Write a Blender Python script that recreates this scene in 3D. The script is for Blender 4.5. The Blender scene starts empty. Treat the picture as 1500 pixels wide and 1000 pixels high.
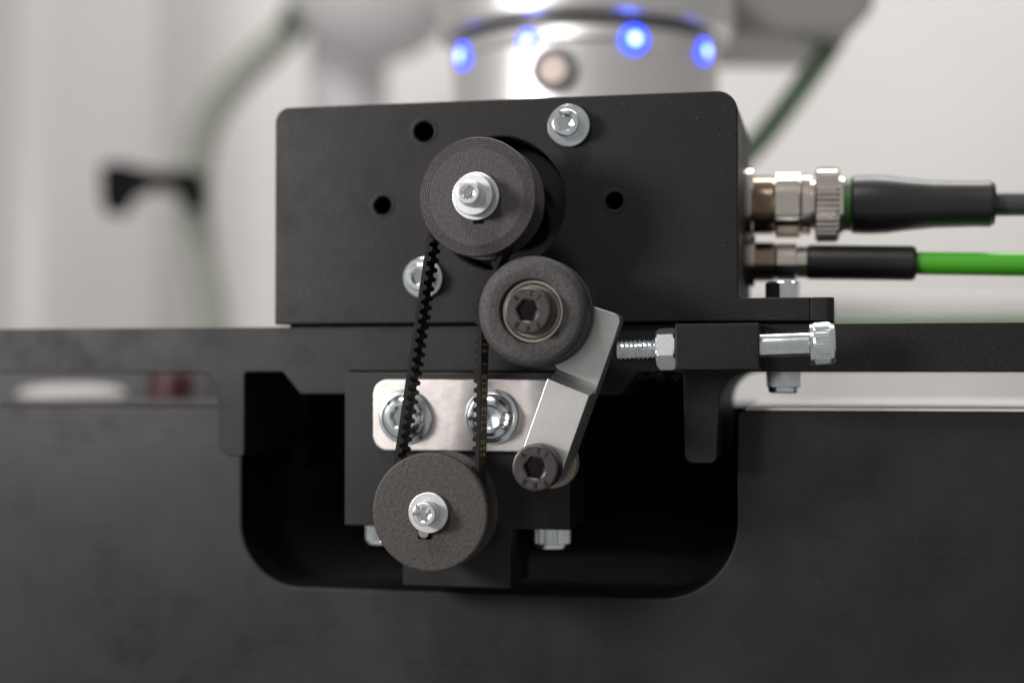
import bpy, bmesh, math, random
import numpy as np
from mathutils import Vector
random.seed(7); rng = np.random.default_rng(7)
R = math.radians
sc = bpy.context.scene
COL = sc.collection

# ------------------------------------------------------------------ camera (millimetres, scaled to metres)
MM = 0.001
FPX = 2200.0
TH = math.atan(476 / 2200); PH = math.atan(45 / 2200); D0 = 440.0
c_, s_ = math.cos(TH), math.sin(TH); cp, sp = math.cos(PH), math.sin(PH)
FW = np.array([-s_ * cp, c_ * cp, sp]); RT = np.array([c_, s_, 0.0]); UP = np.cross(RT, FW)
CAM = -FW * D0
cam_d = bpy.data.cameras.new('camera'); cam = bpy.data.objects.new('camera', cam_d); COL.objects.link(cam)
cam.location = Vector(CAM * MM); cam.rotation_euler = (math.pi / 2 + PH, 0, TH)
cam_d.sensor_width = 36; cam_d.lens = FPX / 1500 * 36
cam_d.clip_start = 0.01; cam_d.clip_end = 50
cam_d.dof.use_dof = True; cam_d.dof.focus_distance = 0.417; cam_d.dof.aperture_fstop = 3.9
cam_d.dof.aperture_blades = 0
sc.camera = cam

# ------------------------------------------------------------------ world and lamps
world = bpy.data.worlds.new('World'); sc.world = world; world.use_nodes = True
bgn = world.node_tree.nodes['Background']
bgn.inputs[0].default_value = (1.0, 0.985, 0.975, 1); bgn.inputs[1].default_value = 0.36

def lamp(name, loc, target, power, sx, sy, col=(1, .97, .93)):
    d = bpy.data.lights.new(name, 'AREA'); d.shape = 'RECTANGLE'; d.size = sx; d.size_y = sy
    d.energy = power; d.color = col
    o = bpy.data.objects.new(name, d); COL.objects.link(o)
    o.location = loc
    o.rotation_euler = (Vector(target) - Vector(loc)).to_track_quat('-Z', 'Y').to_euler()
    return o
lamp('key_lamp', (-0.40, -0.40, 0.12), (0, 0, 0), 4.3, 0.14, 0.12, (1, .965, .945))
lamp('front_ceiling_lamp', (-0.22, -0.60, 0.85), (0, 0, 0), 7, 0.20, 0.14, (1, .97, .94))
lamp('ceiling_lamp', (0.15, 0.75, 1.25), (0.0, 0.1, 0), 17, 1.4, 0.30, (1, .98, .96))
lamp('wall_fill', (0.0, 0.55, 1.35), (-0.25, 1.5, 0.1), 7.5, 1.6, 0.2, (1, .955, .92))  # added fill to brighten the back wall, no lamp known there
sc.view_settings.view_transform = 'Standard'; sc.view_settings.look = 'None'
sc.view_settings.exposure = 0; sc.view_settings.gamma = 1
sc.cycles.use_denoising = True
sc.cycles.max_bounces = 10

# ------------------------------------------------------------------ placing helpers
def P(px, py, Y):
    d = FW + RT * (px - 750) / FPX - UP * (py - 500) / FPX
    p = CAM + d * ((Y - CAM[1]) / d[1]); return np.array([p[0], p[2]])
def PD(px, py, depth):
    d = FW + RT * (px - 750) / FPX - UP * (py - 500) / FPX
    return CAM + d * depth

# ------------------------------------------------------------------ materials
MATS = {}
def mat(name, col, rough=.5, metal=0., bump=None, var=None, spec=.5, emit=None, coat=0., aniso=None, specks=None, rvar=0.0):
    """bump: (scale, strength, distance mm[, stretch xyz]); var: (scale, amount); specks: (scale, threshold, colour)."""
    m = bpy.data.materials.new(name); m.use_nodes = True; nt = m.node_tree; N = nt.nodes; L = nt.links
    b = N['Principled BSDF']
    b.inputs['Base Color'].default_value = (*col, 1); b.inputs['Roughness'].default_value = rough
    b.inputs['Metallic'].default_value = metal; b.inputs['Specular IOR Level'].default_value = spec
    b.inputs['Coat Weight'].default_value = coat
    tc = N.new('ShaderNodeTexCoord')
    def mapped(st):
        mp = N.new('ShaderNodeMapping'); mp.inputs['Scale'].default_value = st
        L.new(tc.outputs['Object'], mp.inputs['Vector']); return mp.outputs[0]
    def noise(scale, detail=4, st=(1, 1, 1), rgh=.55):
        n = N.new('ShaderNodeTexNoise'); n.inputs['Scale'].default_value = scale
        n.inputs['Detail'].default_value = detail; n.inputs['Roughness'].default_value = rgh
        L.new(mapped(st), n.inputs['Vector']); return n
    colour = None
    if var:
        n = noise(var[0], 5, var[2] if len(var) > 2 else (1, 1, 1), .6)
        r = N.new('ShaderNodeValToRGB'); a = var[1]
        r.color_ramp.elements[0].position = .3; r.color_ramp.elements[1].position = .7
        r.color_ramp.elements[0].color = (*[x * (1 - a) for x in col], 1)
        r.color_ramp.elements[1].color = (*[min(1, x * (1 + a)) for x in col], 1)
        L.new(n.outputs['Fac'], r.inputs[0]); colour = r.outputs[0]
        if rvar:
            mr = N.new('ShaderNodeMapRange'); mr.inputs[1].default_value = .3; mr.inputs[2].default_value = .7
            mr.inputs[3].default_value = rough - rvar; mr.inputs[4].default_value = rough + rvar
            n = noise(48, 6, rgh=.65); L.new(n.outputs['Fac'], mr.inputs[0]); L.new(mr.outputs[0], b.inputs['Roughness'])
    if specks:
        n = N.new('ShaderNodeTexVoronoi'); n.inputs['Scale'].default_value = specks[0]
        L.new(mapped((1, 1, 1)), n.inputs['Vector'])
        n2 = noise(specks[0] * .6, 3)
        lt = N.new('ShaderNodeMath'); lt.operation = 'LESS_THAN'
        ml = N.new('ShaderNodeMath'); ml.operation = 'MULTIPLY'; ml.inputs[1].default_value = specks[1]
        sb = N.new('ShaderNodeMath'); sb.operation = 'SUBTRACT'; sb.inputs[1].default_value = .5
        L.new(n2.outputs['Fac'], sb.inputs[0]); L.new(sb.outputs[0], ml.inputs[0])
        L.new(n.outputs['Distance'], lt.inputs[0]); L.new(ml.outputs[0], lt.inputs[1])
        mx = N.new('ShaderNodeMix'); mx.data_type = 'RGBA'
        mx.inputs[7].default_value = (*specks[2], 1)
        if colour: L.new(colour, mx.inputs[6])
        else: mx.inputs[6].default_value = (*col, 1)
        L.new(lt.outputs[0], mx.inputs[0]); colour = mx.outputs[2]
    if colour: L.new(colour, b.inputs['Base Color'])
    if bump:
        prev = None
        for bb in bump:
            n = noise(bb[0], 3, bb[3] if len(bb) > 3 else (1, 1, 1))
            bn = N.new('ShaderNodeBump'); bn.inputs['Strength'].default_value = bb[1]
            bn.inputs['Distance'].default_value = bb[2] * MM
            L.new(n.outputs['Fac'], bn.inputs['Height'])
            if prev: L.new(prev, bn.inputs['Normal'])
            prev = bn.outputs[0]
        L.new(prev, b.inputs['Normal'])
    if emit:
        b.inputs['Emission Color'].default_value = (*emit[0], 1); b.inputs['Emission Strength'].default_value = emit[1]
    MATS[name] = m
    return m

mat('printed_black', (.0068, .0066, .0066), .54, bump=[(260, .3, .12, (1, 1, 9)), (1300, .6, .10)], var=(1000, .5, (1, 1, 2.2)), specks=(620, .6, (.06, .054, .045)), rvar=.12, spec=.21)
mat('printed_black_layers', (.0085, .0083, .0082), .5, bump=[(240, .6, .16, (.05, .05, 9)), (1300, .5, .1)], var=(1000, .5, (1, 1, 2.2)), specks=(620, .6, (.06, .054, .045)), spec=.26)
mat('rail_black', (.0085, .0082, .0083), .54, bump=[(1300, .7, .10), (90, .15, .1)], var=(1000, .5), specks=(640, .6, (.07, .062, .05)), rvar=.12, spec=.23)
mat('anodised_black', (.0065, .0067, .007), .45, bump=[(1500, .25, .04)], var=(60, .35), specks=(300, .3, (.06, .055, .05)), rvar=.06, spec=.28)
mat('void_black', (.003, .003, .003), .9, spec=.06)  # near-black; also paints the shade inside the table cut-out
mat('motor_black', (.003, .003, .003), .7, spec=.12)
mat('table_dark', (.0120, .0107, .0119), .50, bump=[(900, .35, .08), (25, .12, .4)], var=(26, .34), specks=(420, .45, (.045, .041, .038)), rvar=.14, spec=.26)
mat('zinc', (.68, .72, .74), .20, 1, bump=[(700, .22, .05)], var=(300, .12), rvar=.06)
mat('zinc_matte', (.68, .69, .70), .32, 1, bump=[(1500, .3, .03)], var=(700, .08))
mat('washer_alu', (.56, .565, .575), .42, 1, bump=[(1600, .35, .04)], var=(900, .08))
mat('alu_plate', (.54, .51, .495), .46, 1, bump=[(330, .3, .10, (1, 1, 2.2)), (1400, .4, .05)], var=(300, .12))
mat('steel_oxide', (.048, .043, .043), .40, .6, bump=[(900, .3, .04)], var=(420, .2), rvar=.08, spec=.4)
mat('stamp_dark', (.003, .003, .003), .8, 0, spec=.05)
mat('stamp_fill', (.03, .032, .035), .6)
mat('stamp_grey', (.10, .105, .11), .4, 1)
mat('bearing_steel', (.55, .50, .44), .24, 1)
mat('brass', (.26, .215, .17), .35, 1, bump=[(500, .2, .05)])
mat('nickel', (.74, .68, .62), .15, 1)
mat('belt_rubber', (.009, .008, .0078), .62, bump=[(1500, .5, .06)], var=(700, .35), spec=.25)
mat('belt_side', (.008, .0068, .0062), .85, bump=[(1500, .6, .06)], var=(600, .5), spec=.25)
mat('belt_print', (.50, .37, .12), .6)
mat('cable_green', (.045, .27, .010), .38)
mat('rubber_black', (.008, .008, .0085), .36, bump=[(300, .15, .1)], var=(60, .3))
mat('sheath_grey', (.03, .032, .036), .35)
mat('green_ring', (.02, .09, .008), .5)
mat('wall_paint', (.66, .645, .63), .8, var=(3, .05))
mat('bench_white', (.74, .73, .71), .5)
mat('column_white', (.50, .487, .487), .35)
mat('robot_alu', (.66, .645, .63), .36, .85, bump=[(900, .1, .03)])
mat('robot_gloss', (.42, .42, .43), .14, 1)
mat('robot_grey', (.30, .29, .28), .5)
mat('joint_grey', (.56, .54, .55), .45)
mat('hose_green_grey', (.29, .305, .265), .5, bump=[(60, .2, .3)])
mat('hose_green', (.20, .31, .19), .5)
mat('hose_dark', (.10, .13, .10), .55)
mat('clip_black', (.004, .004, .004), .7, spec=.1)
mat('reflection_pale', (.66, .62, .61), .4)  # white reflection on the table top, given as a colour
mat('cabinet_dark', (.02, .02, .021), .5)
mat('red_plastic', (.03, .0015, .002), .5)
mat('shiny_white', (.36, .35, .34), .3)
mat('led_blue', (.02, .05, .5), .4, emit=((.012, .04, 1.0), 5.0))
mat('led_core', (.3, .4, .8), .4, emit=((.42, .60, 1.0), 3.6))
mat('cap_metal', (.50, .42, .38), .3, .9)
mat('cap_dark', (.10, .10, .10), .45)
mat('lint_grey', (.035, .031, .028), .95, spec=.1)

def ring_mat(name, col, hat_r0, hat_r1, count, grain, rough=.62):
    """printed plastic disc: grain plus a ring of short radial hatches left by the printer"""
    m = mat(name, col, rough, var=(900, .38), spec=.35)
    nt = m.node_tree; N = nt.nodes; L = nt.links; b = N['Principled BSDF']
    tc = N.new('ShaderNodeTexCoord'); sx = N.new('ShaderNodeSeparateXYZ'); L.new(tc.outputs['Object'], sx.inputs[0])
    def M(op, a, bb=None):
        n = N.new('ShaderNodeMath'); n.operation = op
        for i, v in enumerate((a, bb)):
            if v is None: continue
            if isinstance(v, (int, float)): n.inputs[i].default_value = v
            else: L.new(v, n.inputs[i])
        return n.outputs[0]
    x, z = sx.outputs[0], sx.outputs[2]
    rr = M('SQRT', M('ADD', M('MULTIPLY', x, x), M('MULTIPLY', z, z)))
    ang = M('ARCTAN2', z, x)
    wob = M('SINE', M('ADD', M('MULTIPLY', ang, count), M('MULTIPLY', rr, 2200)))
    inside = M('MULTIPLY', M('GREATER_THAN', rr, hat_r0 * MM), M('LESS_THAN', rr, hat_r1 * MM))
    fade = M('ADD', M('MULTIPLY', M('SINE', M('MULTIPLY', ang, 3)), .3), .7)
    hatch = M('MULTIPLY', M('MULTIPLY', wob, inside), fade)
    n = N.new('ShaderNodeTexNoise'); n.inputs['Scale'].default_value = grain; n.inputs['Detail'].default_value = 4
    L.new(tc.outputs['Object'], n.inputs['Vector'])
    b1 = N.new('ShaderNodeBump'); b1.inputs['Strength'].default_value = .85; b1.inputs['Distance'].default_value = .2 * MM
    L.new(n.outputs['Fac'], b1.inputs['Height'])
    b2 = N.new('ShaderNodeBump'); b2.inputs['Strength'].default_value = .5; b2.inputs['Distance'].default_value = .035 * MM
    L.new(hatch, b2.inputs['Height']); L.new(b1.outputs[0], b2.inputs['Normal'])
    L.new(b2.outputs[0], b.inputs['Normal'])
    return m
ring_mat('pulley_ringed', (.030, .0268, .0265), 8.8, 10.6, 90, 1500)
ring_mat('pulley_grainy', (.029, .0263, .0245), 30, 31, 10, 1100)
ring_mat('idler_plastic', (.031, .0285, .029), 10.8, 13.2, 110, 1300)

nt = MATS['table_dark'].node_tree; N = nt.nodes; L = nt.links; b_ = N['Principled BSDF']
src = b_.inputs['Roughness'].links[0].from_socket
tc = N.new('ShaderNodeTexCoord'); mp = N.new('ShaderNodeMapping'); mp.inputs['Rotation'].default_value = (0, R(38), 0); mp.inputs['Scale'].default_value = (3, 30, 75)
nz = N.new('ShaderNodeTexNoise'); nz.inputs['Scale'].default_value = 6; nz.inputs['Detail'].default_value = 6; nz.inputs['Distortion'].default_value = .6
mr = N.new('ShaderNodeMapRange'); mr.inputs[1].default_value = .56; mr.inputs[2].default_value = .74; mr.inputs[3].default_value = 0; mr.inputs[4].default_value = -.08
ad = N.new('ShaderNodeMath'); ad.operation = 'ADD'
L.new(tc.outputs['Object'], mp.inputs[0]); L.new(mp.outputs[0], nz.inputs[0]); L.new(nz.outputs['Fac'], mr.inputs[0])
L.new(src, ad.inputs[0]); L.new(mr.outputs[0], ad.inputs[1]); L.new(ad.outputs[0], b_.inputs['Roughness'])

# arm: milled steel with swirl marks left by the cutter
m = mat('milled_steel', (.62, .615, .60), .36, .95, var=(200, .06))
nt = m.node_tree; N = nt.nodes; L = nt.links
tc = N.new('ShaderNodeTexCoord'); w1 = N.new('ShaderNodeTexWave'); w1.wave_type = 'RINGS'; w1.rings_direction = 'SPHERICAL'
mp = N.new('ShaderNodeMapping'); mp.inputs['Location'].default_value = (.006, 0, .004)
L.new(tc.outputs['Object'], mp.inputs[0]); L.new(mp.outputs[0], w1.inputs[0])
w1.inputs['Scale'].default_value = 520; w1.inputs['Distortion'].default_value = 1.2; w1.inputs['Detail'].default_value = 2
bn = N.new('ShaderNodeBump'); bn.inputs['Strength'].default_value = .22; bn.inputs['Distance'].default_value = .02 * MM
L.new(w1.outputs['Fac'], bn.inputs['Height']); L.new(bn.outputs[0], N['Principled BSDF'].inputs['Normal'])

# ------------------------------------------------------------------ mesh helpers
def thing(name, label, cat, loc, group=None):
    o = bpy.data.objects.new(name, None); o.empty_display_size = .005; COL.objects.link(o)
    o.location = Vector(loc) * MM
    return tag(o, label, cat, group)
def tag(o, label, cat, group=None, kind=None):
    if label: o['label'] = label
    if cat: o['category'] = cat
    if group: o['group'] = group
    if kind: o['kind'] = kind
    return o
def world_loc(o):
    v = np.zeros(3)
    while o is not None:
        v = v + np.array(o.location); o = o.parent
    return v / MM
def link(name, me, m, parent=None, origin=None, sharp=17):
    """me holds world millimetres; the object gets its origin at its parent's (or its own centre) and metres"""
    n = len(me.vertices); co = np.empty(n * 3); me.vertices.foreach_get('co', co); co = co.reshape(-1, 3)
    if origin is None:
        origin = world_loc(parent) if parent is not None else np.array([(co[:, 0].min() + co[:, 0].max()) / 2, (co[:, 1].min() + co[:, 1].max()) / 2, co[:, 2].min()])
    origin = np.array(origin, float)
    me.vertices.foreach_set('co', ((co - origin) * MM).ravel())
    me.polygons.foreach_set('use_smooth', [True] * len(me.polygons))
    me.update(); me.set_sharp_from_angle(angle=R(8.5 if me.get('flat') else sharp))
    me.materials.clear()
    for mm_ in (m if isinstance(m, (list, tuple)) else [m]): me.materials.append(MATS[mm_])
    o = bpy.data.objects.new(name, me); COL.objects.link(o)
    if parent is not None:
        o.parent = parent; o.location = Vector((origin - world_loc(parent)) * MM)
    else: o.location = Vector(origin * MM)
    return o
def mesh_of(verts, faces, recalc=True):
    me = bpy.data.meshes.new('m'); me.from_pydata([tuple(v) for v in verts], [], faces)
    if recalc:
        bm = bmesh.new(); bm.from_mesh(me); bmesh.ops.remove_doubles(bm, verts=bm.verts, dist=1e-5)
        bmesh.ops.recalc_face_normals(bm, faces=bm.faces); bm.to_mesh(me); bm.free()
    return me
def plate_mesh(outline, holes, y0, y1, bevel, frame=None):
    """outline in (a, b); extruded so that its front lies at y0 and its back at y1 (world y), edges rounded by bevel"""
    cu = bpy.data.curves.new('c', 'CURVE'); cu.dimensions = '2D'; cu.fill_mode = 'BOTH'
    for pts in [outline] + list(holes):
        s = cu.splines.new('POLY'); s.points.add(len(pts) - 1); s.use_cyclic_u = True
        for q, p in zip(s.points, pts): q.co = (p[0], p[1], 0, 1)
    t = abs(y1 - y0); cu.extrude = t / 2 - bevel; cu.bevel_depth = bevel; cu.bevel_resolution = 2; cu.offset = -bevel
    o = bpy.data.objects.new('c', cu); COL.objects.link(o)
    dg = bpy.context.evaluated_depsgraph_get(); me = bpy.data.meshes.new_from_object(o.evaluated_get(dg))
    bpy.data.objects.remove(o); bpy.data.curves.remove(cu)
    n = len(me.vertices); co = np.empty(n * 3); me.vertices.foreach_get('co', co); co = co.reshape(-1, 3)
    out = np.empty_like(co); ymid = (y0 + y1) / 2
    if frame is None:
        out[:, 0] = co[:, 0]; out[:, 1] = ymid - co[:, 2]; out[:, 2] = co[:, 1]
    else:
        o_, ex, ey, ez = frame
        out = o_ + co[:, :1] * ex + co[:, 1:2] * ey + co[:, 2:] * ez
    me.vertices.foreach_set('co', out.ravel())
    bm = bmesh.new(); bm.from_mesh(me); bmesh.ops.remove_doubles(bm, verts=bm.verts, dist=1e-4)
    bmesh.ops.recalc_face_normals(bm, faces=bm.faces); bm.to_mesh(me); bm.free()
    me['flat'] = 1
    return me
def rounded(pts, rad, seg=8):
    """polygon with corner radii; rad is one number or one per point"""
    n = len(pts); out = []
    rad = [rad] * n if isinstance(rad, (int, float)) else rad
    for i in range(n):
        p = np.array(pts[i], float); a = np.array(pts[i - 1], float); b = np.array(pts[(i + 1) % n], float); r = rad[i]
        if r <= 0: out.append(tuple(p)); continue
        u = (a - p) / np.linalg.norm(a - p); v = (b - p) / np.linalg.norm(b - p)
        ang = math.acos(max(-1, min(1, float(u @ v)))); t = r / math.tan(ang / 2)
        t = min(t, .49 * np.linalg.norm(a - p), .49 * np.linalg.norm(b - p)); r = t * math.tan(ang / 2)
        bis = (u + v) / np.linalg.norm(u + v); cc = p + bis * (r / math.sin(ang / 2))
        s0 = p + u * t - cc; s1 = p + v * t - cc
        a0 = math.atan2(s0[1], s0[0]); a1 = math.atan2(s1[1], s1[0]); da = (a1 - a0 + math.pi) % (2 * math.pi) - math.pi
        for k in range(seg + 1):
            q = a0 + da * k / seg; out.append((cc[0] + r * math.cos(q), cc[1] + r * math.sin(q)))
    return out
def circle(c, r, n=48): return [(c[0] + r * math.cos(2 * math.pi * k / n), c[1] + r * math.sin(2 * math.pi * k / n)) for k in range(n)]
def basis(axis):
    a = np.array(axis, float); a /= np.linalg.norm(a)
    t = np.array([0, 0, 1.]) if abs(a[2]) < .9 else np.array([1., 0, 0])
    u = np.cross(t, a); u /= np.linalg.norm(u); v = np.cross(a, u); return u, v, a
def loft(rings, base, axis, n=72, cap0=True, cap1=True, closed=False):
    """rings: list of (radius or function of angle, height along axis)"""
    u, v, a = basis(axis); base = np.array(base, float); V = []; F_ = []
    for rf, h in rings:
        for k in range(n):
            t = 2 * math.pi * k / n; r = rf(t) if callable(rf) else rf
            V.append(base + u * r * math.cos(t) + v * r * math.sin(t) + a * h)
    m_ = len(rings)
    for i in range(m_ if closed else m_ - 1):
        j = (i + 1) % m_
        for k in range(n):
            k2 = (k + 1) % n; F_.append((i * n + k, i * n + k2, j * n + k2, j * n + k))
    if not closed:
        if cap0: F_.append(tuple(range(n)))
        if cap1: F_.append(tuple((m_ - 1) * n + k for k in range(n)))
    return mesh_of(V, F_)
def hexr(apo, off=0.0): return lambda t: apo / math.cos(((t + off) % (math.pi / 3)) - math.pi / 6)
def knurl(r, n, d): return lambda t: r - d * (0.5 + 0.5 * math.cos(t * n)) ** 2
FRONT = (0, -1, 0)
def box_mesh(x0, x1, y0, y1, z0, z1, bev=0.3, seg=2):
    bm = bmesh.new(); bmesh.ops.create_cube(bm, size=1)
    for v in bm.verts: v.co = ((x0 + x1) / 2 + v.co.x * (x1 - x0), (y0 + y1) / 2 + v.co.y * (y1 - y0), (z0 + z1) / 2 + v.co.z * (z1 - z0))
    if bev > 0: bmesh.ops.bevel(bm, geom=list(bm.edges), offset=bev, segments=seg, affect='EDGES', profile=.5)
    me = bpy.data.meshes.new('m'); bm.to_mesh(me); bm.free(); return me
def tube_mesh(pts, rad, n=20, closed=False):
    pts = [np.array(p, float) for p in pts]; V = []; F_ = []; m_ = len(pts); u = None
    for i, p in enumerate(pts):
        t = pts[min(i + 1, m_ - 1)] - pts[max(i - 1, 0)]; t /= np.linalg.norm(t)
        if u is None: u, v, _ = basis(t)
        else:
            u = u - t * (u @ t); u /= np.linalg.norm(u)
        v = np.cross(t, u); r = rad[i] if isinstance(rad, (list, tuple)) else rad
        for k in range(n):
            q = 2 * math.pi * k / n; V.append(p + r * (u * math.cos(q) + v * math.sin(q)))
    for i in range(m_ - 1):
        for k in range(n):
            k2 = (k + 1) % n; F_.append((i * n + k, i * n + k2, (i + 1) * n + k2, (i + 1) * n + k))
    F_.append(tuple(range(n))); F_.append(tuple((m_ - 1) * n + k for k in range(n)))
    return mesh_of(V, F_)
def spline(pts, n=12):
    pts = [np.array(p, float) for p in pts]; pts = [2 * pts[0] - pts[1]] + pts + [2 * pts[-1] - pts[-2]]; out = []
    for i in range(1, len(pts) - 2):
        for k in range(n):
            t = k / n; a, b, c, d = pts[i - 1:i + 3]
            out.append(.5 * (2 * b + (c - a) * t + (2 * a - 5 * b + 4 * c - d) * t * t + (3 * b - a - 3 * c + d) * t ** 3))
    out.append(pts[-2]); return out
def glyph(txt, size, depth, bold=0.0):
    cu = bpy.data.curves.new('t', 'FONT'); cu.body = txt; cu.size = size; cu.extrude = depth / 2; cu.align_x = 'CENTER'; cu.align_y = 'CENTER'; cu.resolution_u = 3; cu.offset = size * bold
    o = bpy.data.objects.new('t', cu); COL.objects.link(o); bpy.context.view_layer.update()
    me = bpy.data.meshes.new_from_object(o.evaluated_get(bpy.context.evaluated_depsgraph_get()))
    V = np.array([v.co[:] for v in me.vertices]); F_ = [tuple(p.vertices) for p in me.polygons]
    bpy.data.objects.remove(o); bpy.data.curves.remove(cu); bpy.data.meshes.remove(me); return V, F_
def arc_text(items, size, depth, r, cx, y, cz, tilt=0.0):
    """items: (text, start angle of its middle in degrees, inward?, step in degrees); letters stand on the face at world y"""
    AV, AF = [], []
    for txt, mid, inward, step in items:
        n = len(txt)
        for i, ch in enumerate(txt):
            if ch == ' ': continue
            V, F_ = glyph(ch, size, depth, .012)
            if not len(V): continue
            off = (i - (n - 1) / 2) * step
            th = R(mid + off) if inward else R(mid - off)       # inward tops read counter-clockwise
            rot = th + math.pi / 2 if inward else th - math.pi / 2
            ca, sa = math.cos(rot), math.sin(rot)
            x = V[:, 0] * ca - V[:, 1] * sa + r * math.cos(th); z = V[:, 0] * sa + V[:, 1] * ca + r * math.sin(th)
            rad = np.sqrt(x * x + z * z)
            yy = y - V[:, 2] + tilt * (rad - r)
            b = len(AV); AV += [np.array((cx + x[k], yy[k], cz + z[k])) for k in range(len(V))]
            AF += [tuple(q + b for q in f) for f in F_]
    return mesh_of(AV, AF)

# ------------------------------------------------------------------ the machine table with its cut-out
YT = 14.0
tz = -20.2
cut = [P(356, 0, YT)[0], P(1078, 0, YT)[0], P(700, 868, YT)[1]]
ol = rounded([(-330, tz), (cut[0], tz), (cut[0], cut[2]), (cut[1], cut[2]), (cut[1], tz), (330, tz), (330, -190), (-330, -190)],
             [2, 2, 20, 23, 2.2, 2, 0, 0], 14)
table = thing('machine_table', 'dark grey machine table edge with a wide rounded cut-out', 'table', (0, YT + 65, -190))
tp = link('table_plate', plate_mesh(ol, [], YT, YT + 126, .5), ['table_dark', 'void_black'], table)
for p_ in tp.data.polygons:                                # black paints shade onto the inner faces of the cut-out
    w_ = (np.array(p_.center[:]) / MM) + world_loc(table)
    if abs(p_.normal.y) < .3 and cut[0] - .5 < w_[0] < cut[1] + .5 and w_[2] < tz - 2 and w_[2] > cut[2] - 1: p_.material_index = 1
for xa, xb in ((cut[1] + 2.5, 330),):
    link('top_reflection', box_mesh(xa, xb, YT + 1.0, YT + 126, tz + .02, tz + .9, .2), 'reflection_pale', table)  # added pale strip, paints a white reflection along the table top
link('pocket_blackout', box_mesh(cut[0] - 15, cut[1] + 15, YT + 126.2, YT + 131, cut[2] - 10, tz - .5, .5), 'void_black', table)  # added behind the cut-out so that the hollow stays black

# ------------------------------------------------------------------ mounting rail
YR = 2.0
def RX(px): return P(px, 545, YR)[0]
zt, zb = 4.7, -8.9
zl = P(340, 668, YR)[1]; zr = P(1025, 678, YR)[1]; zc = P(470, 577, YR)[1]
bx0, bx1 = P(505, 600, -4)[0] - .5, P(835, 600, -4)[0] + .5
ol = rounded([(-300, zt), (-300, zb), (RX(317), zb), (RX(322), zl), (RX(358), zl), (RX(358), zb), (RX(414), zb), (RX(440), zc), (bx0, zc), (bx0, zb + .2),
              (bx1, zb + .2), (bx1, zc), (RX(908), zc), (RX(934), zb), (RX(1000), zb), (RX(1003), zr), (RX(1049), zr), (RX(1056), zb), (300, zb), (300, zt)],
             [0, 0, 6, 5.5, 1.5, 1.2, .3, .3, .2, .2, .2, .2, .3, .3, 1.6, 2.6, 2.0, 9, 0, 0], 12)
rail = thing('mounting_rail', 'long black horizontal rail spanning the picture with two hanging ribs', 'rail', (0, YR + 30, zr))
link('rail_body', plate_mesh(ol, [], YR, YR + 62, .35), 'rail_black', rail)
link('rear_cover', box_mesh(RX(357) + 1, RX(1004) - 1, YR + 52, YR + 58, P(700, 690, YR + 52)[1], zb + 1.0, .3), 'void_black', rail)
a = P(989, 474, -18); b = P(1112, 541.5, -18)
link('adjuster_block', box_mesh(a[0], b[0], -18, YR - .05, b[1], a[1], .35), 'printed_black', rail)

# ------------------------------------------------------------------ motor bracket (printed housing with a foot)
zB = 5.45; zT = 71.3
xL = -73.7; xRt = 65.7; xF0 = P(1187, 450, 0)[0]; xF1 = P(1222, 450, 0)[0]; zF = P(1150, 435.5, 0)[1]
ol = rounded([(xL, zT), (xRt, zT), (xRt, zF), (xF0, zF), (xF0, zB), (xL, zB)], [4.6, 6.0, 1.6, 0, 0, .3], 12)
holes = [circle(P(731, 298, 0), 19.7, 96)]
HB = ((621, 193, 3.1), (560.5, 301, 2.75), (900, 294.5, 2.6))
for px, py, r in HB: holes.append(circle(P(px, py, 0), r, 64))
brk = thing('motor_bracket', 'black plastic box-shaped motor bracket with rounded top corners', 'bracket', (-4, 31, zB))
hs = link('housing', plate_mesh(ol, holes, 0, 62, .45), 'printed_black', brk)
pl = rounded([(xF0 + .05, 0.1), (xF1, 0.1), (xF1, 40), (xF0 + .05, 40)], [.3, 2.6, 2.6, .3], 10)
fr = (np.array([0, 0, (zF + zB) / 2]), np.array([1., 0, 0]), np.array([0, 1., 0]), np.array([0, 0, 1.]))
link('foot_end', plate_mesh(pl, [], zB, zF, .3, fr), 'printed_black_layers', brk)
link('base_pad', box_mesh(xL + 4, xF0 - 3, 2.6, 60, zt + .02, zB + .3, 0), 'void_black', brk)
link('light_stop', box_mesh(xL + 3, xRt - 3, 62.1, 64.5, zB + 3, zT - 3, .3), 'void_black', brk)  # added plate, stops wall light leaking through the bracket holes
for px, py, r in HB:                                        # slightly raised, ragged lips left by the printer
    hc_ = P(px, py, 0); wob_ = [rng.uniform(-.12, .12, 3), rng.uniform(0, 6, 3)]
    lip = lambda t, q=0.0: r + q + sum(wob_[0][k] * math.sin((k * 2 + 2) * t + wob_[1][k]) for k in range(3)) * (.5 + q)
    link('hole_lip', loft([(r - .1, -4), (lambda t: lip(t, -.12), -.5), (lambda t: lip(t, .1), .03), (lambda t: lip(t, .35), .12), (lambda t: lip(t, .75), .08), (r + 1.5, -.02)], (hc_[0], 0, hc_[1]), FRONT, 64, False, False), 'printed_black', brk)

# motor seen inside the round opening
U = P(698, 288, -31); LO = P(629, 750, -31); ID = P(778, 455.5, -33)
hc = P(731, 298, 0)
mo = thing('motor', 'black round motor face sunk in the bracket opening behind the upper pulley', 'motor', (hc[0], 34, hc[1] - 18))
link('motor_body', loft([(18.2, 0), (18.6, .4), (18.6, 45)], (hc[0], 13, hc[1]), (0, 1, 0), 72), 'motor_black', mo)
link('pilot_ring', loft([(11, 0), (11, 3.0), (10.6, 3.4), (5, 3.4)], (U[0], 12.98, U[1]), FRONT, 64), 'motor_black', mo)
link('shaft', loft([(3.9, 0), (3.9, 30)], (U[0], 12, U[1]), FRONT, 32), 'steel_oxide', mo)

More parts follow.
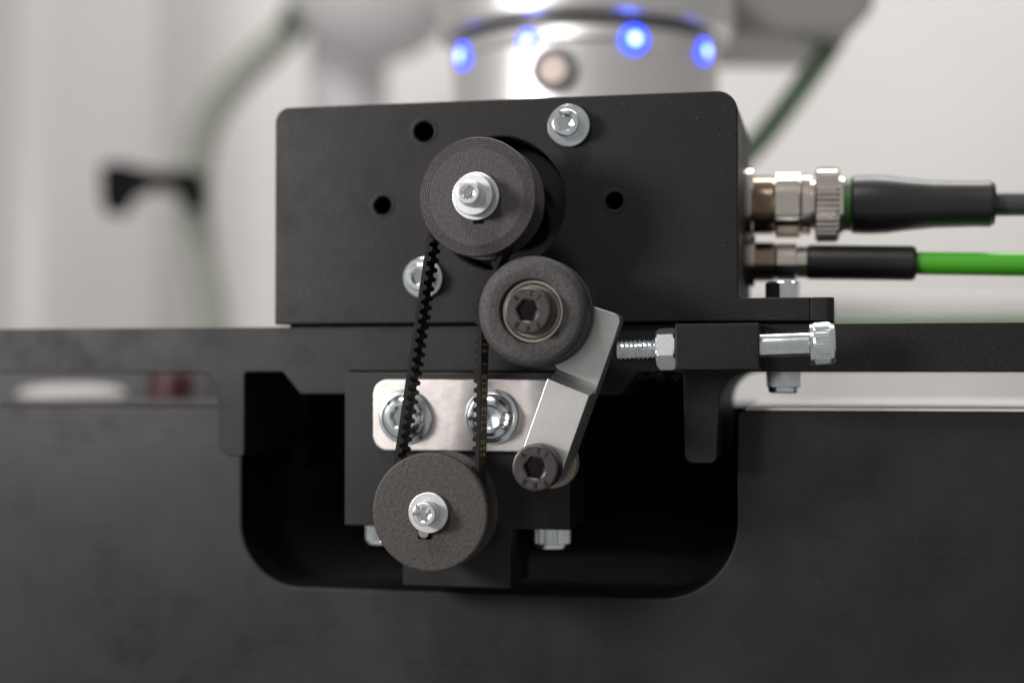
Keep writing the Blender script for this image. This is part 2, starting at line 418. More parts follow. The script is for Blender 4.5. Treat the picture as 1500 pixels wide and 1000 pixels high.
# ------------------------------------------------------------------ screws
def socket(apo, depth, r_open, top, off=0.0):
    return [(r_open, top), (hexr(apo * 1.01, off), top - .25), (hexr(apo, off), top - .3), (hexr(apo * .99, off), top - depth), (apo * .4, top - depth - .35), (.02, top - depth - .6)]
def cap_head(r, h, apo, depth, ch=.5, kn=0, off=0.0):
    rr = knurl(r, kn, .3 if r > 5.5 and kn == 40 else .14) if kn else r
    low = [(r - .25, 0), (r, .2)] if not kn else [(r - .3, 0), (r - .05, .25), (rr, .5)]
    up = [(r, h - ch)] if not kn else [(rr, h - ch - 1.0), (r - .03, h - ch - .75), (r - .03, h - ch)]
    return low + up + [(r - ch * .35, h - ch * .3), (r - ch, h)] + socket(apo, depth, apo * 1.2, h, off)
def front_screw(label, px, py, ybase, r, h, apo, m, washers=(), kn=0, txt=None, group=None, off=0.0, name='socket_screw', shank=6, cat='screw', wlabel=None, txt_r=None):
    """px, py: centre of the seat at ybase. washers: (radius, thickness, material) from the seat out"""
    cc = P(px, py, ybase) if not isinstance(px, np.ndarray) else px
    y = ybase
    for i, (wr, wt, wm, wl) in enumerate(washers):
        w = loft([(wr * .5, 0), (wr - .15, 0), (wr, .15), (wr, wt - .2), (wr - .06, wt - .07), (wr - .2, wt), (wr * .5, wt)], (cc[0], y, cc[1]), FRONT, 72, closed=True)
        tag(link('washer', w, wm), wl, 'washer', 'washers under the screws')
        y -= wt + .01
    t = thing(name, label, cat, (cc[0], y, cc[1]), group)
    link('head', loft(cap_head(r, h, apo, h * .6, min(.6, r * .12), kn, off), (cc[0], y, cc[1]), FRONT, 144, cap0=True), m, t)
    if shank: link('shank', loft([(r * .55, 0), (r * .55, shank)], (cc[0], y - .02, cc[1]), (0, 1, 0), 24), m, t)
    if txt: link('marking', arc_text(txt, r * (.35 if m == 'steel_oxide' else .5), .10, txt_r or r * .72, cc[0], y - h, cc[1]), 'stamp_dark' if m == 'steel_oxide' else 'stamp_grey', t)
    return cc, y

G1 = 'zinc screws holding the motor bracket'
front_screw('bright zinc socket screw at the top of the bracket face', 834, 185, 0, 4.0, 5.0, 2.1, 'zinc',
            [(6.2, 1.5, 'zinc', 'zinc washer under the screw at the top of the bracket')], txt=[('8.8', 88, False, 28)], group=G1, off=.2, shank=0, txt_r=3.0)
front_screw('bright zinc socket screw low on the bracket, half behind the belt', 621, 407, 0, 4.1, 4.0, 2.1, 'zinc',
            [(6.0, 1.5, 'zinc', 'zinc washer half hidden behind the left belt strand')], group=G1, off=.1, shank=0)

# upper pulley stack
yp = -31.0
def pulley(name, label, cc, m, rings, r=16.45):
    t = thing(name, label, 'pulley', (cc[0], yp + 7, cc[1] - r))
    o = np.array([cc[0], yp, cc[1]])
    if rings:
        prof = [(3.4, 2.4), (3.4, -.05), (5, 0)]
        x = 5.0
        while x < 13.0: prof += [(x + .18, .022), (x + .36, 0)]; x += .36
        y = 0.0
        while x < r - .25:                                     # terraces left by the printed layers on the rim
            prof += [(x + .12, y - .02), (x + .22, y - .10), (x + .40, y + .01)]; x += .5; y -= .055
        prof += [(r - .08, y - .25), (r, y - .5), (r, -2.0), (13.6, -2.6)]
    else:
        prof = [(3.4, 2.4), (3.4, -.05), (8, .0), (13, .02), (r - .7, -.02), (r - .25, -.2), (r, -.7), (r, -2.0), (13.6, -2.6)]
    def tomesh(pr, n): return loft(pr, (cc[0], yp, cc[1]), FRONT, n, False, False)
    link('front_flange', tomesh([(p[0], p[1]) for p in prof if p[1] <= 1] + [(3.4, -2.6)], 128), m, t, origin=o)
    teeth = lambda q: 11.1 - .8 * (math.cos(q * 30) > .2)
    link('tooth_ring', loft([(3.4, -2.5), (teeth, -2.5), (teeth, -11.5), (3.4, -11.5)], (cc[0], yp, cc[1]), FRONT, 240, False, False), m, t, origin=o)
    link('rear_flange', tomesh([(3.4, -11.4), (13.6, -11.4), (r, -12), (r, -14), (r - .4, -14.4), (3.4, -14.4)], 128), m, t, origin=o)
    return t
pulley('drive_pulley', 'dark grey upper belt pulley with fine printed rings on its face', U, 'pulley_ringed', True)
pulley('driven_pulley', 'dark grey grainy lower belt pulley in front of the slide block', LO, 'pulley_grainy', False)
front_screw('small zinc socket screw on a stepped washer stack of the upper pulley', U, 0, yp, 3.25, 4.2, 1.75, 'zinc_matte',
            [(6.6, 1.2, 'washer_alu', 'wide pale washer lying against the upper pulley face'),
             (5.6, 3.6, 'washer_alu', 'thick narrower pale washer stacked on the wide one'),
             (3.5, 1.0, 'zinc', 'zinc spring washer right under the upper pulley screw head')], off=.3, kn=36)
front_screw('small zinc socket screw on one pale washer of the lower pulley', LO, 0, yp, 3.3, 4.4, 1.8, 'zinc_matte',
            [(5.6, 1.4, 'washer_alu', 'single pale washer on the lower pulley face')], off=.15, kn=36, txt=[('8.8', 155, False, 24)], txt_r=2.55)
# slot with shaft key under each washer
k0 = P(622, 785, yp)
tag(link('shaft_key', loft([(1.45, 0), (1.45, 1.1), (1.2, 1.25)], (k0[0], yp - .05, LO[1] - 5.5), FRONT, 24), 'bearing_steel'), 'short steel pin poking out below the lower pulley washer', 'pin')
link('key_slot', box_mesh(k0[0] - 1.9, k0[0] + 1.9, yp - .03, yp + .3, LO[1] - 7.4, LO[1] - 4, .02), 'void_black', bpy.data.objects['driven_pulley'])
k1 = P(701, 326, yp)
link('key_slot', box_mesh(k1[0] - 1.5, k1[0] + 1.5, yp - .06, yp + .3, U[1] - 7.5, U[1] - 4, .02), 'void_black', bpy.data.objects['drive_pulley'])

# ------------------------------------------------------------------ idler
t = thing('idler_roller', 'dark grey idler roller with a bearing, pressing the belt from outside', 'roller', (ID[0], -26, ID[1] - 15))
prof = [(8.6, -5), (8.6, -.3), (8.9, .05), (9.6, .2), (11.0, .42), (12.2, .4), (13.4, .1), (14.3, -.5), (14.85, -1.3), (15.05, -2.2), (15.05, -3.0), (14.6, -3.3), (14.6, -11), (15.05, -11.3), (15.05, -13.5), (14.6, -14), (9, -14), (8.6, -13)]
link('roller_body', loft(prof, (ID[0], -33, ID[1]), FRONT, 128, closed=True), 'idler_plastic', t, origin=(ID[0], -33, ID[1]))
bg_ = link('bearing', loft([(8.55, -8), (8.55, -2.3), (8.4, -2.1), (7.75, -2.1), (7.6, -2.3), (7.6, -2.7), (7.4, -2.75), (5.9, -2.75), (5.8, -2.4), (5.6, -2.25), (4.1, -2.25), (4.1, -8)], (ID[0], -33, ID[1]), FRONT, 96, closed=True), 'bearing_steel', t)
link('shield', loft([(7.55, -2.72), (7.1, -2.55), (6.2, -2.6), (5.95, -2.72)], (ID[0], -33, ID[1]), FRONT, 96, False, False), 'bearing_steel', bg_)
TXT = [('12.9', 90, True, 28), ('FKB', 270, False, 36)]
front_screw('black socket bolt through the idler bearing, stamped 12.9', ID, 0, -30.8, 6.35, 7.2, 2.75, 'steel_oxide', txt=TXT, group='black stamped socket bolts', kn=56, off=.1, name='socket_bolt', shank=14, cat='bolt', txt_r=4.7)

# ------------------------------------------------------------------ tensioner arm
def A(px, py, Y): return P(px, py, Y)
Yl, Yu, Yk = -26.0, -18.0, -10.0
pv = P(783, 685, -34)
# lower thick half
e0 = A(802, 554, Yl); e1 = A(863, 579, Yl)
dirn = np.array([pv[0] - (e0[0] + e1[0]) / 2, pv[1] - (e0[1] + e1[1]) / 2]); dirn /= np.linalg.norm(dirn)
wd = e1 - e0; wl = np.linalg.norm(wd)
nx = np.array([-dirn[1], dirn[0]]); nx = nx if nx[0] > 0 else -nx
hw = wl / 2 * .985
low = [e0, e1]
cen = pv
ends = []
for k in range(17):
    q = math.pi * k / 16
    ends.append(cen + nx * hw * math.cos(q) + dirn * hw * math.sin(q))
arm = thing('tensioner_arm', 'bright milled steel tensioner arm running from idler to lower bolt', 'arm', (pv[0], -18, pv[1] - 7))
# one solid: side outline of the lower half, then a rounded step down to the thin upper half
link('lower_arm', plate_mesh([tuple(e0), tuple(e1)] + [tuple(p) for p in ends], [], Yl, Yk, .18), 'milled_steel', arm)
up_pts = [A(874, 449.5, Yu), A(914, 463, Yu), A(905, 497, Yu)]
tr = A(911, 462, Yu); tl = A(868, 448, Yu)
jr = e1 + 0 * nx; jl = e0
s_r = np.array(P(866, 574, Yu)); s_l = np.array(P(816, 552, Yu))
out = [tuple(tl), tuple(tr), tuple(e1 + np.array([.25, .2])), tuple(e0 + np.array([.1, .2])), tuple(P(816, 540, Yu)), (ID[0] + 2, ID[1] - 11.5), (ID[0] - 9, ID[1] - 2), (ID[0] - 5, ID[1] + 7)]
out = rounded(out, [.4, 2.4, 0, 0, .3, 3, 5, 5], 10)
link('upper_arm', plate_mesh(out, [], Yu, Yk, .3), 'milled_steel', arm)
# concave fillet of the step
V = []; n = 14; rad = Yu - Yl
back = -dirn
for k in range(n + 1):
    q = math.pi / 2 * k / n
    dd = rad * .95 * (1 - math.cos(q)) * .42; hh = rad * (1 - math.sin(q))
    # k=0 lies on the crest, k=n runs out on the upper plate
    yy = Yl + .06 + (rad - .02) * math.sin(q)
    off = back * dd
    V.append((e0[0] + off[0] + .12, yy, e0[1] + off[1])); V.append((e1[0] + off[0] - .02, yy, e1[1] + off[1]))
nb = len(V)
V.append((e0[0] + .12, Yu - .05, e0[1])); V.append((e1[0] - .02, Yu - .05, e1[1]))
F_ = [(2 * k, 2 * k + 1, 2 * k + 3, 2 * k + 2) for k in range(n)] + [tuple([2 * k for k in range(n + 1)] + [nb]), tuple([2 * k + 1 for k in range(n + 1)] + [nb + 1]), (0, 1, nb + 1, nb), (nb, nb + 1, 2 * n + 1, 2 * n)]
link('step_fillet', mesh_of(V, F_), 'milled_steel', arm)
link('idler_boss', loft([(6, 0), (6, 1.2)], (ID[0], Yu + .1, ID[1]), FRONT, 40), 'milled_steel', arm)
front_screw('black socket bolt at the lower end of the steel arm, stamped 12.9', pv, 0, Yl, 6.35, 7.6, 2.75, 'steel_oxide', txt=TXT, group='black stamped socket bolts', kn=56, off=.15, name='socket_bolt', shank=20, cat='bolt', txt_r=4.7)
tag(link('spacer_bush', loft([(4.2, 0), (6.9, 0), (7.3, .4), (7.3, 2.2), (6.8, 2.5), (6.8, 3.2), (7.3, 3.5), (7.3, 5.5), (6.9, 5.9), (4.2, 5.9)], (pv[0], -4, pv[1]), FRONT, 64, closed=True), 'brass'), 'brassy spacer bush between the steel arm and slide block', 'bush')

# ------------------------------------------------------------------ slide block, clamp plate, flanged screws
YB = -4.0
def B(px, py): return tuple(P(px, py, YB))
x0, x1 = B(505, 600)[0], B(835, 600)[0]; l0, l1 = B(590, 800)[0], B(748, 800)[0]
zt_ = -9.0; zm = B(600, 771)[1]; zlo = B(660, 859)[1]
blk = thing('slide_block', 'black anodised T-shaped slide block hanging under the rail', 'block', ((x0 + x1) / 2, 9, zlo))
bm = bmesh.new()
fc_ = bm.faces.new([bm.verts.new((p[0], YB, p[1])) for p in [(x0, zt_), (x1, zt_), (x1, zm), (l1, zm), (l1, zlo), (l0, zlo), (l0, zm), (x0, zm)]])
ex_ = bmesh.ops.extrude_face_region(bm, geom=[fc_]); bmesh.ops.translate(bm, vec=(0, 26, 0), verts=[v for v in ex_['geom'] if isinstance(v, bmesh.types.BMVert)])
bmesh.ops.recalc_face_normals(bm, faces=bm.faces)
bmesh.ops.bevel(bm, geom=list(bm.edges), offset=.4, segments=2, affect='EDGES', profile=.5)
me = bpy.data.meshes.new('m'); bm.to_mesh(me); bm.free()
link('block_body', me, 'anodised_black', blk)
link('shaft', loft([(4, 0), (4, 14)], (LO[0], YB + .5, LO[1]), FRONT, 40), 'steel_oxide', blk)
a = P(546.5, 555.5, -7); b = P(806, 662, -7)
ol = rounded([(a[0], a[1]), (b[0], a[1]), (b[0], b[1]), (a[0], b[1])], [4.4, 1.5, 1.5, 4.4], 10)
tag(link('clamp_plate', plate_mesh(ol, [], -7, YB - .02, .35), 'alu_plate'), 'pale aluminium clamp plate with rounded corners on the slide block', 'plate')
def dome_screw(label, px, py, txt, off):
    cc = P(px, py, -7); t = thing('flanged_screw', label, 'screw', (cc[0], -7, cc[1]), 'domed flange screws on the clamp plate')
    link('flange', loft([(4, 0), (7.5, 0), (7.9, .3), (7.95, .8), (7.6, 1.15), (6.6, 1.4), (4, 1.4)], (cc[0], -7, cc[1]), FRONT, 96, closed=True), 'zinc', t)
    pr = [(6.75, 1.3), (6.8, 2.0)]
    for k in range(9):
        q = math.pi / 2 * k / 8 * .80; pr.append((3.6 + 3.2 * math.cos(q), 2.0 + 2.9 * math.sin(q)))
    top = pr[-1][1]; rr = pr[-1][0]
    hd = link('head', loft(pr + socket(2.75, 2.4, min(rr - .1, 3.5), top + .05, off), (cc[0], -7, cc[1]), FRONT, 144), 'zinc', t)
    link('marking', arc_text(txt, 2.5, .5, 5.3, cc[0], -7 - 4.5, cc[1], tilt=.57), 'stamp_fill', t)
dome_screw('domed zinc flange screw behind the toothed belt strand, by the plate corner', 594.5, 610, [('012.9', 325, True, 22), ('FKB', 105, False, 30)], .1)
dome_screw('domed zinc flange screw behind the printed belt strand, stamped 012.9', 721.5, 609.5, [('012.9', 12, True, 23), ('FKB', 215, False, 30)], .35)
# knurled screws under the block
def under_screw(label, px, y0, r, h, depthY):
    cc = P(px, 790, depthY); z = zm - .05
    tag(link('cap_screw', loft(cap_head(r, h, r * .45, h * .5, .5, 40), (cc[0], depthY, z), (0, 0, -1), 144), 'zinc'), label, 'screw', 'knurled screws under the slide block')
under_screw('knurled screw head under the slide block, right of its leg', 808, 775, 5.6, 7.0, 13)
under_screw('knurled screw head under the slide block, behind the lower pulley', 562, 775, 5.6, 7.0, 13)

# ------------------------------------------------------------------ belt
RB = 13.0; RI = 14.65; PITCH = 2.7; TB = 1.0; TT = 1.0
circ = [(U, RB, -1), (ID, RI, 1), (LO, RB, -1)]
def tang(a, b):
    (c1, r1, s1), (c2, r2, s2) = a, b
    d = c2 - c1; k = s2 * r2 - s1 * r1; ph = math.atan2(d[1], d[0]) - math.asin(k / np.linalg.norm(d))
    n_ = np.array([-math.sin(ph), math.cos(ph)]); return c1 - s1 * n_ * r1, c2 - s2 * n_ * r2
T = [tang(circ[i], circ[(i + 1) % 3]) for i in range(3)]
path = []; norm = []
STEP = PITCH / 12
def seg_pts(p, q):
    d = q - p; L_ = np.linalg.norm(d); u = d / L_; n_ = np.array([-u[1], u[0]])
    return [(p + d * t, n_) for t in np.linspace(0, 1, max(2, int(L_ / STEP)), endpoint=False)]
def arc_pts(c, r, s, p, q):
    a0 = math.atan2(*(p - c)[::-1]); a1 = math.atan2(*(q - c)[::-1]); da = (a1 - a0) % (2 * math.pi) if s > 0 else -((a0 - a1) % (2 * math.pi))
    out = []
    for t in np.linspace(0, 1, max(2, int(abs(da) * r / STEP)), endpoint=False):
        an = a0 + da * t; e = np.array([math.cos(an), math.sin(an)]); out.append((c + r * e, -e if s > 0 else e))
    return out
allp = []
for i in range(3):
    allp += seg_pts(*T[i]); c2 = circ[(i + 1) % 3]
    allp += arc_pts(c2[0], c2[1], c2[2], T[i][1], T[(i + 1) % 3][0])
NP = len(allp)
lens = np.cumsum([0] + [np.linalg.norm(allp[(i + 1) % NP][0] - allp[i][0]) for i in range(NP)])
pit = lens[-1] / round(lens[-1] / PITCH)
V = []; F_ = []; ids = []
yb0, yb1 = -28.3, -19.6
for i, (p, n_) in enumerate(allp):
    f = (lens[i] / pit) % 1.0
    w = abs(f - .5) * 2                                   # 0 in the middle of a tooth
    h = TT * min(1, max(0, (0.62 - w) / 0.22))
    h += .06 * math.sin(i * 12.9898) * (h > .3)
    inn = p - n_ * (TB + h)
    for q, y in ((p, yb0), (inn, yb0), (inn, yb1), (p, yb1)): V.append((q[0], y, q[1]))
for i in range(NP):
    j = (i + 1) % NP
    for k in range(4):
        k2 = (k + 1) % 4; F_.append((4 * i + k, 4 * j + k, 4 * j + k2, 4 * i + k2)); ids.append(1 if k in (0, 2) else 0)
belt = thing('toothed_belt', 'black toothed timing belt looped round both pulleys', 'belt', (LO[0], -24, LO[1] - 13))
me = mesh_of(V, F_); bo = link('belt_loop', me, ['belt_rubber', 'belt_side'], belt, sharp=30)
for p_ in me.polygons:
    if abs(p_.normal.y) > .9: p_.material_index = 1
def belt_text(rows, seg, t0, size):
    p, q = seg; d = (q - p) / np.linalg.norm(q - p); n_ = np.array([-d[1], d[0]]); AV, AF = [], []
    for txt, yy in rows:
        s = t0
        for ch in txt:
            if ch != ' ':
                Vg, Fg = glyph(ch, size, .04)
                b = len(AV)
                for g in Vg:
                    w_ = p + d * (s + g[0]) + n_ * (.03 + g[2]); AV.append((w_[0], yy - g[1], w_[1]))
                AF += [tuple(x + b for x in f) for f in Fg]
            s += size * .72
    return mesh_of(AV, AF)
link('printed_marking', belt_text([('0028 1 0102 0LTV 021', -25.6), ('0032 1 0105 0LJI 062', -22.3)], T[1], 5.5, 2.5), 'belt_print', belt)
link('printed_marking', belt_text([('0 102', -25.4), ('0 105', -22.2)], T[0], .8, 2.2), 'belt_print', belt)

# ------------------------------------------------------------------ adjuster bolt and nut
YA = -12.5
a = P(905, 513.5, YA); b = P(1222, 502.5, YA)
A0 = np.array([a[0], YA, a[1]]); B0 = np.array([b[0], YA, b[1]]); ax = B0 - A0; LEN = np.linalg.norm(ax); ax /= LEN
ab = thing('adjuster_bolt', 'bright zinc horizontal adjusting bolt with knurled head, passing through the rail block', 'bolt', A0)
mmpx = LEN / (1222 - 905)
nutA = (960 - 905) * mmpx; nutB = (P(989, 474, -18)[0] - A0[0]) / ax[0] - .05; nutA = nutB - 5.7
V = []; F_ = []; n = 40; nr = 130; tl_ = nutB
u_, v_, a_ = basis(ax)
for i in range(nr + 1):
    h = tl_ * i / nr
    for k in range(n):
        t_ = 2 * math.pi * k / n; f = (h / 1.25 + t_ / (2 * math.pi)) % 1.0
        r = 2.75 + .68 * min(1, max(0, 1.25 * (1 - abs(2 * f - 1)) - .12)); 
        if h < .5: r = min(r, 2.9 + h)
        V.append(A0 + u_ * r * math.cos(t_) + v_ * r * math.sin(t_) + ax * h)
for i in range(nr):
    for k in range(n):
        k2 = (k + 1) % n; F_.append((i * n + k, i * n + k2, (i + 1) * n + k2, (i + 1) * n + k))
F_.append(tuple(range(n)))
link('thread', mesh_of(V, F_), 'zinc', ab, sharp=24)
link('shank', loft([(3.2, nutB), (3.2, (1187 - 905) * mmpx)], A0, ax, 48), 'zinc', ab)
hs_ = (1187 - 905) * mmpx
link('head', loft([(r_, hs_ + h_) for r_, h_ in [(5.2, 0), (5.55, .25), (5.6, 1.2)]] + [(knurl(5.75, 44, .16), hs_ + 1.5), (knurl(5.75, 44, .16), hs_ + 5.2), (5.6, hs_ + 5.6), (5.3, hs_ + 6.5), (4.9, hs_ + 6.9)] + [(r_, h_ + hs_ + 6.9) for r_, h_ in [(3.2, 0), (2.9, -.3), (2.8, -4), (.05, -4.4)]], A0, ax, 132), 'zinc', ab)
nx_ = hexr(5.15, R(-18))
tag(link('hex_nut', loft([(3.0, nutA), (4.85, nutA), (lambda t: min(nx_(t), 5.35), nutA + .25), (lambda t: min(nx_(t), 5.75), nutA + .65), (nx_, nutA + 1.0), (nx_, nutB - 1.0), (lambda t: min(nx_(t), 5.75), nutB - .6), (lambda t: min(nx_(t), 5.35), nutB - .22), (4.85, nutB - .04), (3.0, nutB - .04)], A0, ax, 120, closed=True), 'zinc_matte'), 'zinc hex lock nut on the adjusting bolt against the black block', 'nut')

# foot bolt and nut
fc = P(1147, 434, 18); zf = zF
fb = thing('foot_bolt', 'zinc hex bolt standing on the bracket foot beside the cable plugs', 'bolt', (fc[0], 18, zf))
hx = hexr(4.75, R(8))
link('head', loft([(hx, .02), (hx, 4.6), (lambda t: min(hx(t), 5.2), 5.0), (4.5, 5.4), (2.6, 5.4), (2.4, 3.5)], (fc[0], 18, zf), (0, 0, 1), 96), 'zinc', fb)
link('shank', loft([(2.6, 0), (2.6, 18)], (fc[0], 18, zf), (0, 0, -1), 24), 'zinc', fb)
tag(link('hex_nut', loft([(2.7, 0), (hx, 0), (hx, 4.0), (lambda t: min(hx(t), 5.1), 4.3), (4.4, 4.6), (4.3, 5.8), (3.7, 6.2), (2.7, 6.2)], (fc[0], 18, zb - .02), (0, 0, -1), 96, closed=True), 'zinc'), 'zinc lock nut hanging below the rail under the foot bolt', 'nut')

# ------------------------------------------------------------------ cable plugs and cables
YC = 43.0
def plug(name, label, cat, py, prof_metal, parts, py1=None):
    c0 = P(1093, py, YC); t = thing(name, label, cat, (xRt, YC, c0[1]))
    ppm = (P(1400, py, YC)[0] - P(1100, py, YC)[0]) / 300
    ox = P(1093, py, YC)[0]; base = (ox, YC, c0[1]); slope = ((P(1400, py1 or py, YC)[1] - c0[1]) / 307 / ppm)
    axd = (1, 0, slope)
    for nm, m_, prof, kn in prof_metal + parts:
        rings = [((knurl(r * ppm, kn, .5) if kn else r * ppm), (x - 1093) * ppm) for x, r in prof]
        link(nm, loft(rings, base, axd, 120), m_, t)
    return t
plug('cable_plug', 'large nickel threaded cable plug with thick black boot', 'plug', 301,
     [('flange', 'nickel', [(1088, 58), (1104, 58), (1106, 55), (1106, 40)], 0),
      ('thread', 'nickel', [(1105, 44)] + [(1106 + 3 * k + d, 47 - 4 * (d > 0)) for k in range(10) for d in (0, 1.5)] + [(1137, 42)], 0),
      ('hex_body', 'nickel', [(1137, 46), (1139, 50), (1173, 50), (1176, 46)], 6),
      ('collar', 'nickel', [(1176, 40), (1178, 46), (1190, 46), (1191, 38), (1198, 38)], 0),
      ('knurled_ring', 'nickel', [(1196, 50), (1199, 56), (1228, 56), (1232, 52)], 40),
      ('end_ring', 'nickel', [(1232, 46), (1238, 44)], 0)],
     [('green_ring', 'green_ring', [(1237, 39), (1249, 39)], 0),
      ('boot', 'rubber_black', [(1248, 39), (1252, 43), (1275, 44), (1300, 43), (1330, 39), (1370, 35), (1430, 33.5), (1448, 34), (1455, 30)], 0),
      ('cable', 'sheath_grey', [(1450, 18), (1600, 18), (1900, 18)], 0)], 299)
plug('cable_plug', 'small nickel cable plug with plain black sleeve and bright green cable', 'plug', 383,
     [('flange', 'nickel', [(1090, 38), (1107, 38), (1108, 25)], 0),
      ('thread', 'nickel', [(1106, 30)] + [(1107 + 3 * k + d, 32 - 3.5 * (d > 0)) for k in range(10) for d in (0, 1.5)] + [(1138, 29)], 0),
      ('body', 'nickel', [(1138, 24), (1140, 28), (1168, 28), (1170, 24), (1186, 24)], 0)],
     [('sleeve', 'rubber_black', [(1184, 24), (1187, 26), (1338, 26), (1343, 23)], 0),
      ('cable', 'cable_green', [(1340, 17), (1500, 17.5), (1900, 17.5)], 0)], 386)

# ------------------------------------------------------------------ robot wrist behind
DW = 640.0
k_ = DW / FPX
wc = PD(857, 60, DW)
def wz(py, frac=.93):                                     # height of a ring whose front shows at this row
    dep = DW * (1 - .0877 * frac); return PD(857, py, dep)[2]
zl_ = wz(58); wr = 193 * k_
rb = thing('robot_wrist', 'silver robot wrist with a ring of blue lights behind the bracket', 'robot', (wc[0], wc[1], wz(330)))
V0 = (wc[0], wc[1], 0)
link('lower_housing', loft([(wr * .9, wz(330)), (wr, wz(320)), (wr, wz(64)), (wr * 1.015, wz(58)), (wr * 1.0, wz(40)), (wr * .95, wz(36))], V0, (0, 0, 1), 128), 'robot_alu', rb)
link('dark_groove', loft([(wr * .95, wz(37)), (wr * .95, wz(27))], V0, (0, 0, 1), 96), 'cap_dark', rb)
link('upper_housing', loft([(wr * 1.05, wz(23.2)), (wr * 1.10, wz(17)), (wr * 1.12, wz(2)), (wr * 1.12, wz(-200))], V0, (0, 0, 1), 128), 'robot_alu', rb)
link('underside_ring', loft([(wr * .95, wz(31)), (wr * .97, wz(27)), (wr * 1.05, wz(23))], V0, (0, 0, 1), 128, False, False), 'robot_gloss', rb)
def on_cyl(px, rr):
    """angle on the wrist cylinder whose front shows at column px"""
    best = None
    for q in np.linspace(-1.35, 1.35, 541):
        # q measured from the direction towards the camera
        dirw = -np.array([FW[0], FW[1], 0]) / math.hypot(FW[0], FW[1]); rgt = np.array([RT[0], RT[1], 0])
        p = wc + rr * (dirw * math.cos(q) + rgt * math.sin(q)); vv = p - CAM; x = 750 + FPX * (vv @ RT) / (vv @ FW)
        if best is None or abs(x - px) < best[0]: best = (abs(x - px), p, dirw * math.cos(q) + rgt * math.sin(q))
    return best[1], best[2]
zled = wz(60, .92)
for px, lr in ((679, 18), (775, 15), (928, 19), (1030, 17)):
    p, nn = on_cyl(px, wr)
    sl = link('status_light', loft([(lr * k_, -3), (lr * k_, 1.0), (lr * k_ * .8, 1.6), (.1, 1.8)], (p[0], p[1], zled), nn, 40), 'led_blue', rb)
    link('light_core', loft([(lr * k_ * .48, 1.0), (lr * k_ * .42, 2.2), (.1, 2.4)], (p[0], p[1], zled), nn, 32), 'led_core', sl)
p, nn = on_cyl(812, wr); zcap = PD(812, 106, DW * .92)[2]
cp_ = link('round_cap', loft([(31 * k_, -3), (31 * k_, 2.0), (28 * k_, 2.6), (23 * k_, 2.6), (22 * k_, 1.0), (.1, 1.0)], (p[0], p[1], zcap), nn, 48), 'cap_dark', rb)
link('cap_centre', loft([(21 * k_, 0), (21 * k_, 2.2), (18 * k_, 2.8), (.1, 2.8)], (p[0], p[1], zcap), nn, 40), 'cap_metal', cp_)

# ------------------------------------------------------------------ out-of-focus background
def tilted(pts_px, depth, thick, m_, name, label, cat, bev=1.5, kind=None):
    pts = [((px - 750) * depth / FPX, -(py - 500) * depth / FPX) for px, py in pts_px]
    fr = (CAM + FW * depth, RT, UP, -FW)
    o = link(name, plate_mesh(pts, [], 0, thick, bev, fr), m_); return tag(o, label, cat, kind=kind)
wl0 = CAM + FW * 1500
h2 = np.array([FW[0], FW[1], 0]) / math.hypot(FW[0], FW[1])
q0 = wl0 - RT * 2200; q1 = wl0 + RT * 2200
me = mesh_of([(q0[0], q0[1], -1200), (q1[0], q1[1], -1200), (q1[0], q1[1], 1500), (q0[0], q0[1], 1500)], [(0, 1, 2, 3)], False)
tag(link('wall', me, 'wall_paint'), 'plain pale grey wall behind everything', None, kind='structure')

# white column on the left
cz = PD(75, 300, 1260); kk = 1260 / FPX
tag(link('column', loft([(150 * kk, -700), (150 * kk, 900)], (cz[0], cz[1], 0), (0, 0, 1), 96), 'column_white'), 'wide round white column far behind on the left', 'column', kind='thing')
# black clip on the column, holding the hose
dC = 1060.0
clip = rounded([(150, 243), (178, 238), (230, 252), (285, 250), (299, 258), (299, 300), (290, 312), (272, 306), (262, 284), (225, 277), (196, 290), (184, 314), (160, 314), (152, 300)], 5, 4)
tilted(clip, dC, 16, 'clip_black', 'hose_clip', 'black bridge-shaped clip holding the grey-green hose', 'clip', 1.5)
hp = [PD(x, y, d) for x, y, d in ((438, 25, 1080), (405, 62, 1085), (352, 112, 1090), (310, 165, 1095), (291, 220, 1098), (285, 290, 1100), (293, 370, 1100), (308, 450, 1100), (318, 560, 1100))]
ho = thing('hose', 'pale grey-green hose curving down past the black clip', 'hose', hp[-1])
link('tube', tube_mesh(spline(hp), 24 * 1095 / FPX), 'hose_green_grey', ho)
link('end_fitting', tube_mesh([PD(424, 40, 1078), PD(438, 25, 1074), PD(450, 8, 1070)], [22 * .49, 27 * .49, 24 * .49]), 'hose_dark', ho)
# robot joint, upper left
jc = PD(548, -25, 1080); kj = 1080 / FPX
pr = [(max(.1, 125 * kj * math.sin(math.pi * k / 24)), -118 * kj * math.cos(math.pi * k / 24)) for k in range(25)]
jt = thing('robot_joint', 'rounded light grey robot joint above the bracket corner', 'robot joint', (jc[0], jc[1], jc[2] - 118 * kj))
link('shell', loft(pr, jc, (0, 0, 1), 64, False, False), 'joint_grey', jt)
pc = PD(510, 200, 1130)
link('post', loft([(58 * 1130 / FPX, -200), (58 * 1130 / FPX, 90)], (pc[0], pc[1], jc[2] - 60), (0, 0, 1), 64), 'joint_grey', jt)
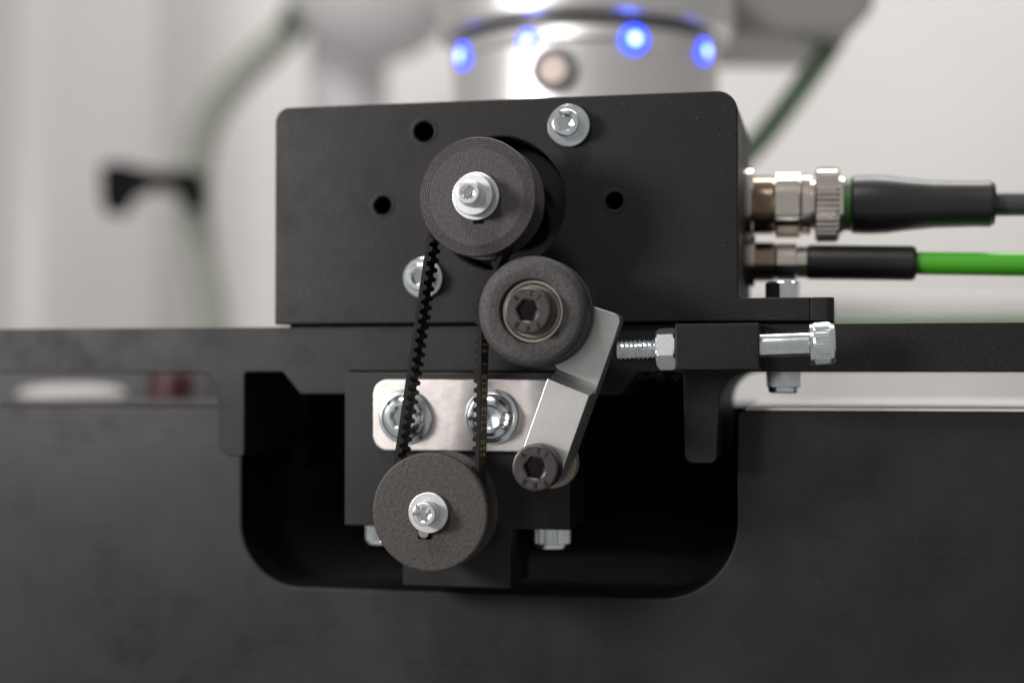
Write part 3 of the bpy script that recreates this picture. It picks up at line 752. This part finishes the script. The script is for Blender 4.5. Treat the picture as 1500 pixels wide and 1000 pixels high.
# grey housing upper right, hose from it
g0 = rounded([(1040, -260), (1262, -260), (1250, 40), (1215, 78), (1040, 76)], [8, 8, 30, 26, 8], 8)
tilted(g0, 740, 90, 'robot_grey', 'robot_link', 'mid grey robot link beside the silver wrist', 'robot link', 3)
hp = [PD(x, y, d) for x, y, d in ((1250, -60, 720), (1243, 10, 722), (1222, 60, 724), (1190, 105, 726), (1150, 160, 730), (1105, 215, 736), (1050, 270, 745))]
hr = thing('hose', 'thin green hose slanting down from the grey robot link', 'hose', hp[-1])
link('tube', tube_mesh(spline(hp)[30:], 17 * 728 / FPX), 'hose_green', hr)
link('dark_sleeve', tube_mesh(spline(hp)[:32], 15 * 722 / FPX), 'hose_dark', hr)
# white bench behind the rail on the right
bq = [(1090, 444), (1900, 444), (1900, 640), (1090, 640)]
tilted(bq, 900, 200, 'bench_white', 'white_bench', 'white bench edge showing above and below the rail', 'bench', 2)
hp = [PD(x, y, 640) for x, y in ((1150, 474), (1300, 472), (1500, 470), (1900, 468))]
tag(link('green_cable', tube_mesh(hp, 2.6), 'hose_green'), 'thin green cable lying along the top of the rail', 'cable')
# things glimpsed under the rail on the left
tilted([(-200, 535), (330, 530), (335, 650), (-200, 650)], 760, 60, 'cabinet_dark', 'dark_cabinet', 'black cabinet glimpsed through the gap below the rail', 'cabinet', 2)
sc_ = PD(105, 577, 690); ks = 690 / FPX
tag(link('white_roll', loft([(max(.1, 14 * ks * math.sin(math.pi * k / 16) ** .8), -80 * ks * math.cos(math.pi * k / 16)) for k in range(17)], sc_, RT, 40, False, False), 'shiny_white'), 'shiny white roll glimpsed in the gap below the rail', 'roll')
rc = PD(252, 570, 690)
tag(link('red_knob', loft([(30 * ks, -10), (34 * ks, -6), (34 * ks, 6), (28 * ks, 10)], rc, (0, 0, 1), 40), 'red_plastic'), 'dark red knob glimpsed beside the white roll', 'knob')

# ------------------------------------------------------------------ lint on the rail by the adjuster nut
fl = []
AV, AF = [], []
for cx_, cy_, cnt, spread in ((965, 548, 16, 2.0), (992, 549, 22, 1.6), (938, 546, 8, 1.6)):
    for k in range(cnt):
        q = P(cx_, cy_, -4 + rng.uniform(-2, 2)); y = -4 + rng.uniform(-2, 2)
        pt = np.array([q[0] + rng.normal(0, spread * .6), y, q[1] + rng.normal(0, .5)]); pts = [pt]; d = rng.normal(0, 1, 3); d[2] -= .4
        for s in range(6):
            d = d + rng.normal(0, .8, 3); d /= np.linalg.norm(d); pts.append(pts[-1] + d * .42)
        me = tube_mesh(pts, .06, 4); b = len(AV)
        AV += [v.co[:] for v in me.vertices]; AF += [tuple(i + b for i in p.vertices) for p in me.polygons]; bpy.data.meshes.remove(me)
tag(link('lint', mesh_of(AV, AF, False), 'lint_grey'), 'grey lint fluff caught under the rail by the nut', 'lint', kind='stuff')
